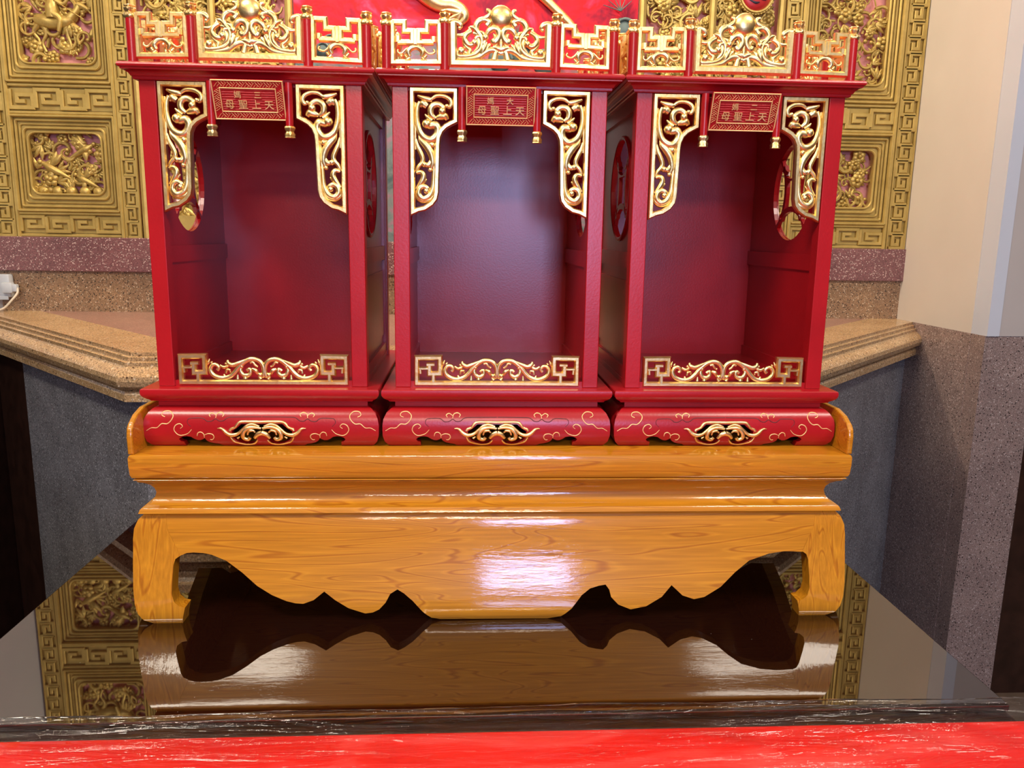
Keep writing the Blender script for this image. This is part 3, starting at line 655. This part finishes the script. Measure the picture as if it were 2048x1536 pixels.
# neck and ledge
mb = MB(); mb.frame(-BH, BH, BY0, BY1, [(-.004, zb1-.002), (-.0015, zb1), (-.0015, .3625), (.0075, .3632), (.0095, .3660), (.012, .3672), (.0165, .3705), (.0195, .3755), (.020, .3800), (.0195, .3838), (.018, .3853)])
sp(mb, 'ledge', RED, smooth=30)
ZP0, ZP1 = .3853, .8765
for sx in (-1, 1):
    for y0 in (YP, YB-TP):
        mb = MB(); a, b_ = sorted((sx*HW, sx*(HW-TP))); mb.bbox(a, b_, y0, y0+TP, ZP0, ZP1, .0012); sp(mb, 'corner_post', RED)
ZM0, ZM1 = .590, .618
def petal_holes(cy, cz, R):
    hs = []; n = 10; g = .010
    for k in range(4):
        a = k*PI/2+ -PI/2
        c2 = (cy+R*1.32*math.cos(a), cz+R*1.32*math.sin(a)); r2 = R*.92
        # lens between the outer circle and an arc bulging to the centre
        half = math.acos((1+1.32**2-.92**2)/(2*1.32)); h1 = half*.96
        outer = [(cy+R*math.cos(a+h1*t), cz+R*math.sin(a+h1*t)) for t in [(-1+2*i/n) for i in range(n+1)]]
        hb_ = math.asin(math.sin(half)/.92)*.96
        innr = [(c2[0]-r2*math.cos(a+hb_*t), c2[1]-r2*math.sin(a+hb_*t)) for t in [(-1+2*i/n) for i in range(n+1)]]
        hs.append(outer+innr[1:-1])
    # cusped centre opening
    c = []
    for k in range(4):
        a = k*PI/2; c2 = (cy+R*1.32*math.cos(a), cz+R*1.32*math.sin(a)); r2 = R*.92+g
        for i in range(n+1):
            t = -1+2*i/n; hb2 = .62
            c.append((c2[0]-r2*math.cos(a+hb2*t*-1), c2[1]-r2*math.sin(a+hb2*t*-1)))
    return hs, c
CY, CZ, CRD = .272-.045, .730, .088
for sx in (-1, 1):
    Ms = lambda u, v, d: (sx*(HW-.013+d), u, v)
    sd = empty('side_wall', (0, 0, 0)); bpy.data.objects.remove(sd)
    mb = MB()
    y0, y1 = YP+TP-.0005, YB-TP+.0005
    for z0, z1 in ((ZP0, ZP0+.030), (ZM0, ZM1), (ZP1-.024, ZP1)): mb.box(*sorted((sx*(HW-.021), sx*(HW-.004))), y0, y1, z0, z1)
    for a, b_ in ((y0, y0+.012), (y1-.012, y1)): mb.box(*sorted((sx*(HW-.020), sx*(HW-.005))), a, b_, ZP0+.03, ZP1-.024)
    fr_ = sp(mb, 'side_frame', RED)
    hs, c = petal_holes(CY, CZ, CRD)
    mb = MB(); mb.plate([(y0, ZM1), (y1, ZM1), (y1, ZP1-.024), (y0, ZP1-.024)], hs+[c], .007, Ms, d=.0035); sp(mb, 'coin_panel', RED, fr_)
    mb = MB(); mb.bar([(CY+(CRD+.003)*math.cos(2*PI*i/36), CZ+(CRD+.003)*math.sin(2*PI*i/36)) for i in range(36)], .007, .004, lambda u, v, d: (sx*(HW-.0095+d), u, v), True); sp(mb, 'coin_rim', RED, fr_, 40)
    mb = MB(); mb.plate([(y0, ZP0+.03), (y1, ZP0+.03), (y1, ZM0), (y0, ZM0)], [], .007, Ms, d=.0035)
    mb.plate([(y0+.03, ZP0+.048), (y1-.03, ZP0+.048), (y1-.03, ZM0-.022), (y0+.03, ZM0-.022)], [], .004, Ms, d=.006); sp(mb, 'lower_panel', RED, fr_)
mb = MB(); mb.box(-HW+.004, HW-.004, .428, .440, ZP0, ZP1); sp(mb, 'back_board', RED)
mb = MB(); mb.box(-HW+.003, HW-.003, YP+.004, YB-.004, ZP0, ZP0+.010); sp(mb, 'floor_board', RED)
mb = MB(); mb.box(-HW+TP, HW-TP, YP+.006, YP+.016, .8700, ZP1); sp(mb, 'head_rail', RED)
# cornice
mb = MB(); mb.frame(-HW, HW, YP, YB, [(-.02, .8742), (.004, .8742), (.006, .8752), (.0065, .8785), (.0085, .8795), (.0105, .8830), (.0150, .8862), (.0195, .8876), (.0195, .8893), (.0205, .8899), (.0225, .8915), (.0232, .8940), (.0225, .8966), (.020, .8982), (.015, .8986)])
sp(mb, 'cornice', RED, smooth=25)
# openings' carved brackets
TA = px(800, 160, 5.4875, YP); ua = wpx(5.4875)
FRP = [(128, 103), (608, 113), (609, 448), (560, 472), (500, 505), (450, 555), (420, 625), (412, 700), (408, 900), (402, 1100), (399, 1230), (385, 1300), (345, 1355), (270, 1405), (195, 1422), (140, 1448)]
BRK = [([(190, 165), (250, 190), (320, 208), (350, 212)], [20, 40, 44, 34], 0), ([(345, 205), (400, 170), (480, 172), (540, 205), (562, 250), (545, 295), (512, 282)], [24, 34, 34, 36, 34, 24], 34),
       ([(215, 285), (250, 255), (295, 285)], [30, 62, 50], 0), ([(390, 420), (345, 380), (335, 320), (365, 275), (420, 265), (468, 300), (462, 340)], [30, 50, 52, 50, 46, 50], 60),
       ([(395, 415), (440, 400), (490, 392), (520, 430)], [30, 54, 60, 34], 0), ([(215, 235), (190, 300), (184, 400), (197, 500), (232, 590), (290, 640), (350, 648), (400, 600), (415, 535), (385, 490), (330, 500), (292, 480)], [30, 36, 40, 46, 54, 58, 58, 60, 64, 60, 56], 76),
       ([(272, 372), (310, 410), (350, 440)], [12, 36, 40], 0), ([(205, 600), (230, 660), (280, 710), (328, 780), (352, 850), (356, 920), (330, 985)], [12, 40, 58, 60, 54, 44, 24], 36),
       ([(290, 672), (350, 708)], [30, 52], 50), ([(345, 880), (315, 930), (268, 925)], [34, 44, 40], 46), ([(172, 640), (190, 720), (228, 800), (250, 862), (235, 910), (200, 950), (178, 1000)], [16, 36, 42, 40, 36, 34, 24], 0),
       ([(178, 1020), (232, 1010), (258, 1060), (225, 1130), (178, 1195)], [24, 40, 46, 40, 24], 0), ([(225, 1130), (262, 1110), (292, 1085)], [30, 34, 14], 0),
       ([(372, 900), (368, 1080), (355, 1200), (315, 1275), (250, 1300), (203, 1250), (214, 1190), (258, 1165), (300, 1190), (288, 1218)], [24, 36, 44, 50, 48, 46, 44, 42, 36], 46), ([(180, 1210), (190, 1280), (250, 1322), (330, 1305), (372, 1250)], [24, 40, 46, 40, 24], 0),
       ([(392, 640), (385, 800), (380, 950), (372, 1130)], [22, 26, 30, 20], 0), ([(166, 240), (166, 420), (166, 600), (168, 760)], [18, 22, 24, 16], 0)]
def bracket(s_):
    mb = MB(); M = front(YP+.010); mb.bar([(x*s_, z) for x, z in TA(FRP)], 52*ua, .012, M, True, ch=.22); fr_ = sp(mb, 'bracket', GOLD, smooth=30)
    mb = MB()
    for i, (P, W, bl) in enumerate(BRK): mb.scroll([(x*s_, z) for x, z in TA(P)], [k*ua for k in W], M, .0045+(.0015 if i % 2 else 0), .42, 5, 8, bl*ua, fat=1.32)
    sp(mb, 'scrollwork', GOLD, fr_, 60)
bracket(1); bracket(-1)
# sill with scrolls
TD = px(820, 700, 11.378, YP); ud = wpx(11.378)
SB = [([(1985, 775), (150, 768), (150, 190), (680, 185), (680, 545), (440, 550), (440, 345)], 84), ([(375, 340), (555, 340)], 62), ([(405, 430), (205, 430)], 50), ([(232, 430), (240, 545)], 46), ([(530, 570), (530, 735)], 74)]
SS = [([(790, 245), (760, 320), (735, 380)], [20, 46, 30], 0), ([(850, 300), (825, 340)], [26, 40], 0), ([(945, 505), (985, 445), (920, 375), (840, 395), (800, 480), (830, 580), (930, 650), (1080, 678), (1230, 635), (1330, 550), (1420, 440), (1560, 315), (1700, 252), (1850, 272), (1945, 360), (1975, 500), (1950, 640), (1890, 605)], [60, 66, 70, 74, 84, 86, 84, 84, 90, 84, 84, 80, 80, 76, 50], 90),
      ([(1190, 270), (1200, 340), (1300, 385), (1440, 335), (1600, 262)], [36, 76, 84, 70, 30], 0), ([(1010, 390), (1100, 440), (1185, 400), (1125, 345)], [40, 60, 54, 36], 0), ([(1140, 570), (1155, 500), (1220, 490), (1225, 550)], [40, 44, 40, 30], 0),
      ([(1600, 515), (1665, 475), (1680, 560), (1610, 620), (1510, 600), (1460, 510), (1490, 420)], [60, 64, 70, 80, 76, 70, 40], 70), ([(1715, 470), (1800, 510), (1835, 590)], [40, 76, 40], 0), ([(1680, 340), (1740, 325), (1785, 385), (1835, 420)], [40, 44, 44, 30], 40), ([(1390, 700), (1395, 600)], [60, 30], 0), ([(1100, 640), (1085, 590)], [60, 24], 0), ([(1900, 700), (1860, 640)], [60, 40], 0), ([(1560, 690), (1560, 640)], [90, 70], 0)]
mb = MB(); M = front(YP+.012)
for P, W in SB:
    q = TD(P)
    for s_ in (1, -1): mb.bar([(x*s_, z) for x, z in q], W*ud*1.35, .011, M, ch=.25)
sl = sp(mb, 'sill', GOLD, smooth=30); mb = MB()
for i, (P, W, bl) in enumerate(SS):
    q = TD(P)
    for s_ in (1, -1): mb.scroll([(x*s_, z) for x, z in q], [k*ud for k in W], M, .005+(.001 if i % 2 else 0), .40, 5, 8, bl*ud, fat=1.3)
sp(mb, 'scrollwork', GOLD, sl, 60)
# roof gallery
PH = [(-.182, .9722), (-.0895, .978), (.0895, .978), (.182, .9722)]; YR = .082; ZR = .8982
FIN = [(.0068, 0), (.0088, .0015), (.0094, .004), (.0080, .0075), (.0062, .0095), (.0078, .0125), (.0086, .0155), (.0070, .0172), (.0082, .019), (.0076, .0205), (.003, .0208)]
def gpost(x, y, z0, z1, name='gallery_post'):
    mb = MB(); mb.lathe((x, y, z0), [(.0075, 0), (.0075, z1-z0-.001), (.006, z1-z0)], 16); p = sp(mb, name, RED, smooth=40)
    mb = MB(); mb.lathe((x, y, z1-.003), FIN, 20, .10, 5)
    for k in range(5):
        a = 2*PI*k/5+.3; mb.ball((x+.0078*math.cos(a), z1+.0035), .0028, lambda u, v, d: (u, y-.0078*math.sin(a)-d, v), 0, 1, 6, 4); mb.ball((x+.0072*math.cos(a), z1+.012), .0024, lambda u, v, d: (u, y-.0072*math.sin(a)-d, v), 0, 1, 6, 4)
    sp(mb, 'finial', GOLD, p, 50)
for x, z in PH: gpost(x, YR, ZR, z-.004)
for x in (-.182, .182): gpost(x, YB-.012, ZR, .968); gpost(x, (YR+YB)/2-.10, ZR, .970); gpost(x, (YR+YB)/2+.10, ZR, .970)
TC = px(770, 20, 12.8, YR); uc = wpx(12.8)
FB = [([(195, 320), (490, 320), (490, 540), (695, 545), (700, 830), (330, 830)], 92), ([(195, 275), (200, 1345), (1400, 1350), (1385, 290)], 96), ([(1370, 330), (1080, 325), (1070, 545), (868, 545), (855, 830), (1240, 830)], 92), ([(780, 490), (780, 890)], 100), ([(335, 670), (335, 830)], 92), ([(1240, 690), (1240, 830)], 88)]
FS = [([(335, 1005), (330, 1085), (420, 1110), (520, 1020), (610, 960)], [40, 44, 36, 40, 50], 0), ([(640, 1190), (590, 1080), (660, 980), (790, 945), (900, 985), (970, 1080), (930, 1190)], [70, 110, 110, 105, 110, 110, 70], 0), ([(960, 960), (1060, 1080), (1150, 1125), (1265, 1090), (1240, 1010)], [50, 40, 36, 44, 40], 0), ([(500, 1150), (560, 1225)], [40, 60], 0), ([(1070, 1160), (1010, 1225)], [40, 60], 0), ([(620, 920), (790, 895), (940, 920)], [30, 60, 30], 0), ([(560, 1280), (640, 1215)], [60, 50], 0), ([(1000, 1280), (940, 1215)], [60, 50], 0)]
TB = px(890, 0, 8.904, YR); ub = wpx(8.904)
CB = [([(142, 400), (150, 1120), (1000, 1135)], 100)]
CS = [([(120, 400), (170, 385), (245, 410), (285, 460), (262, 500)], [70, 60, 56, 46, 30], 40), ([(735, 185), (785, 200), (795, 265), (740, 315), (660, 345)], [34, 44, 46, 46, 30], 40),
      ([(745, 460), (785, 400), (700, 352), (605, 385), (555, 470), (570, 560), (630, 640), (662, 740), (640, 850), (570, 940), (450, 990), (300, 1000), (225, 985), (232, 925), (290, 912)], [60, 60, 62, 66, 66, 60, 54, 54, 54, 54, 54, 50, 40, 34], 84),
      ([(840, 705), (875, 760), (935, 715), (968, 620), (940, 540), (860, 512), (780, 560), (720, 670)], [50, 60, 66, 70, 70, 66, 60, 30], 70), ([(205, 625), (300, 635), (370, 605), (440, 540), (430, 480)], [26, 44, 44, 40, 20], 0),
      ([(480, 560), (385, 620), (352, 700), (400, 785), (470, 805), (525, 765)], [40, 54, 56, 58, 56, 50], 66), ([(325, 700), (360, 810), (440, 890), (430, 965)], [24, 46, 50, 50], 0), ([(645, 650), (575, 660), (545, 715), (590, 735)], [34, 40, 36, 26], 0), ([(500, 600), (560, 605), (620, 625)], [30, 50, 30], 0), ([(440, 480), (520, 505), (575, 570)], [16, 44, 40], 0),
      ([(225, 1030), (400, 1040), (600, 1012), (720, 930), (830, 890), (915, 915), (900, 980), (880, 1070)], [30, 46, 56, 66, 60, 56, 60, 70], 0), ([(640, 985), (690, 870), (742, 755)], [30, 66, 30], 0), ([(690, 950), (760, 850), (815, 785)], [26, 50, 20], 0), ([(860, 850), (930, 862), (1000, 890)], [30, 56, 50], 0), ([(950, 770), (900, 820), (850, 870)], [20, 40, 30], 0), ([(970, 640), (1000, 760), (1000, 860)], [30, 40, 36], 0), ([(830, 470), (900, 490), (970, 520)], [30, 50, 50], 0), ([(560, 640), (600, 760), (590, 850), (520, 930)], [20, 44, 44, 20], 0), ([(250, 960), (330, 930), (400, 960)], [20, 40, 24], 0), ([(740, 690), (700, 780), (690, 860)], [24, 44, 24], 0), ([(900, 950), (960, 940), (1000, 960)], [30, 44, 40], 0), ([(620, 560), (680, 600), (700, 660)], [20, 40, 24], 0), ([(860, 600), (890, 650), (880, 700)], [20, 36, 24], 0)]
def gal_fret(T, M, sgn, par=None, nm='fret_panel'):
    mb = MB()
    for P, W in FB: mb.bar([(x*sgn, z) for x, z in T(P)], W*uc*1.32, .009, M, ch=.25)
    f_ = sp(mb, nm, GOLD, par, 30); mb = MB()
    for P, W, bl in FS: mb.scroll([(x*sgn, z) for x, z in T(P)], [k*uc for k in W], M, .004, .45, 5, 8, fat=1.2)
    sp(mb, 'scrollwork', GOLD, f_, 60); return f_
def zfix(P): return [(x, z) for x, z in P]
gal_fret(TC, front(YR+.004), 1); gal_fret(TC, front(YR+.004), -1)
def crest(M, kx=1.):
    ctr = TB([(1000, 600)])[0][0]; mb = MB()
    for s_ in (1, -1):
        for P, W in CB: mb.bar([((x-ctr)*s_*kx, z) for x, z in TB(P)], W*ub*1.25, .009, M, ch=.25)
    c_ = sp(mb, 'crest_panel', GOLD, smooth=30); mb = MB()
    for s_ in (1, -1):
        for i, (P, W, bl) in enumerate(CS): mb.scroll([((x-ctr)*s_*kx, z) for x, z in TB(P)], [k*ub for k in W], M, .004+(.0012 if i % 2 else 0), .40, 5, 8, bl*ub, fat=1.55)
    sp(mb, 'scrollwork', GOLD, c_, 60)
    mb = MB(); q = TB([(1000, 305)])[0]; mb.ball((0, q[1]), 188*ub, M, .002, .55, 24, 12); sp(mb, 'orb', GOLD, c_, 60)
crest(front(YR+.004))
for sx in (-1, 1):
    for yc in ((YR+YB)/2,): crest(lambda u, v, d: (sx*(.180+d), yc+u, v), .98)
    for yc in (.119+.005, YB-.06): 
        off = TC([(780, 700)])[0][0]
        gal_fret(lambda P: [((x-off)*.86, z) for x, z in TC(P)], lambda u, v, d: (sx*(.180+d), yc+u, v), 1)
# hanging posts and plaque
for x in (-.0620, .0594):
    mb = MB(); mb.lathe((x, .070, .8085), [(.0062, 0), (.0062, .066)], 14); p = sp(mb, 'hanging_post', RED, smooth=40)
    mb = MB(); mb.lathe((x, .070, .7905), [(.003, 0), (.0078, .0006), (.0072, .003), (.0080, .006), (.0062, .009), (.0060, .0105), (.0078, .0135), (.0080, .016), (.0068, .0185), (.005, .019)], 20, .12, 5); sp(mb, 'drop_finial', GOLD, p, 50)
PT = .37
def MP(u, v, d):   # plaque plane tilting forward at the top
    return (u, .070-v*math.sin(PT)-d*math.cos(PT), .8170+v*math.cos(PT)-d*math.sin(PT))
PW, PHT = .0555, .0610
mb = MB(); mb.plate([(-PW, 0), (PW, 0), (PW, PHT), (-PW, PHT)], [], .005, MP); pq = sp(mb, 'plaque', RED)
mb = MB(); a, b_ = .0012, .0128
mb.bar([(-PW+a, a), (PW-a, a), (PW-a, PHT-a), (-PW+a, PHT-a)], .0019, .0014, MP, True); mb.bar([(-PW+b_, b_), (PW-b_, b_), (PW-b_, PHT-b_), (-PW+b_, PHT-b_)], .0016, .0014, MP, True)
def hatch(u0, u1, v0, v1, n, vert=False):      # herringbone of small triangles filled with slanting strokes
    w_ = 1/(n+.5)
    def mp(p):
        p = (min(max(p[0], .0), 1.), p[1]); return (u0+(u1-u0)*p[1], v0+(v1-v0)*p[0]) if vert else (u0+(u1-u0)*p[0], v0+(v1-v0)*p[1])
    for i in range(n):
        for k in range(3):
            f = (k+.35)/3; a0 = i*w_
            for A, B in (((a0+f*w_, .03), (a0+f*w_+(1-f)*w_*.46, .03+(1-f)*.9)), ((a0+w_/2+f*w_, .97), (a0+w_/2+f*w_+(1-f)*w_*.46, .97-(1-f)*.9))):
                mb.bar([mp(A), mp(B)], .00062, .0010, MP, ch=.2)
hatch(-PW+.003, PW-.003, .0030, .0112, 7); hatch(-PW+.003, PW-.003, PHT-.0112, PHT-.0030, 7)
hatch(-PW+.003, -PW+.0112, .012, PHT-.012, 3, True); hatch(PW-.0112, PW-.003, .012, PHT-.012, 3, True)
sp(mb, 'plaque_fretwork', LINEGOLD, pq)
mb = MB(); rng = random.Random(2)
for i in range(9):
    z = .0158+i*.0037; mb.scroll([(-PW+.0145+.0815*j/6, z+rng.uniform(-.0003, .0003)) for j in range(7)], .0022, MP, 0, .25, 2, 6)
sp(mb, 'ribbed_field', RED, pq, 50)
def glyph(ch, size):
    c = bpy.data.curves.new('t', 'FONT'); c.body = ch; c.size = size; c.align_x = 'CENTER'; c.extrude = .0006; c.resolution_u = 3; c.offset = size*.004
    o = bpy.data.objects.new('t', c); COL.objects.link(o); bpy.context.view_layer.update()
    me = bpy.data.meshes.new_from_object(o.evaluated_get(bpy.context.evaluated_depsgraph_get())); bpy.data.objects.remove(o); return me
GL = {}
def letter(ch, u, v, size, par):
    if (ch, size) not in GL:
        me = glyph(ch, size); xs = [q.co.x for q in me.vertices]; cx_ = (min(xs)+max(xs))/2
        GL[(ch, size)] = ([(q.co.x-cx_, q.co.y, q.co.z) for q in me.vertices], [tuple(p.vertices) for p in me.polygons])
    vs, fs = GL[(ch, size)]; mb = MB(); mb.add([MP(u+x, v+y, .0012+z) for x, y, z in vs], fs); return sp(mb, 'plaque_letter', LINEGOLD, par)
LET = [('母', -.0300), ('聖', -.0095), ('上', .0108), ('天', .0308)]
for ch, u in LET: letter(ch, u, .0185, .0150, pq)
# the three shrines
sh.location = (XC[1], .27, ZT)
trees = {1: sh, 0: copy_tree(sh), 2: copy_tree(sh)}
info = {0: ('三', 'red shrine with gold carving whose plaque shows three strokes, end one nearest the white socket'), 1: ('大', 'red shrine with gold carving standing between the two other shrines'), 2: ('二', 'red shrine with gold carving whose plaque shows two strokes, end one nearest the beige wall')}
for k, t in trees.items():
    t.location = (XC[k], .27, ZT); tag(t, info[k][1], 'shrine', 'red shrines on the wooden stand')
    pl = [c for c in t.children if c.name.startswith('plaque')][0]
    letter('媽', -.0165, .0345, .0115, pl); letter(info[k][0], .0145, .0345, .0115, pl)
# ------------------------------------------------------------------ white socket with plug and cord
org = (-1.80, 1.86, .40); so = empty('socket_box', org); tag(so, 'white plastic power socket box with a plug on the stone band', 'socket')
mb = MB(); mb.bbox(XL+.002, -1.779, 1.842, 1.8755, .385, .472, .006); mb.build('box', WHITEPL, so, org, 40)
mb = MB(); mb.bbox(XL+.002, -1.786, 1.838, 1.8425, .376, .392, .002); mb.build('lower_edge', WHITEPL, so, org)
mb = MB(); mb.bbox(-1.800, -1.760, 1.818, 1.846, .402, .442, .006); mb.bbox(-1.762, -1.744, 1.822, 1.842, .408, .436, .004); pg = mb.build('plug', WHITEPL, so, org, 40)
mb = MB(); mb.tube([tuple(v) for v in catmull([(-1.748, 1.832, .425), (-1.742, 1.822, .405), (-1.752, 1.80, .380), (-1.775, 1.79, .352), (-1.800, 1.785, .340), (-1.826, 1.79, .336)], 6)], .0042); mb.build('cord', CABLE, pg, org, 60)
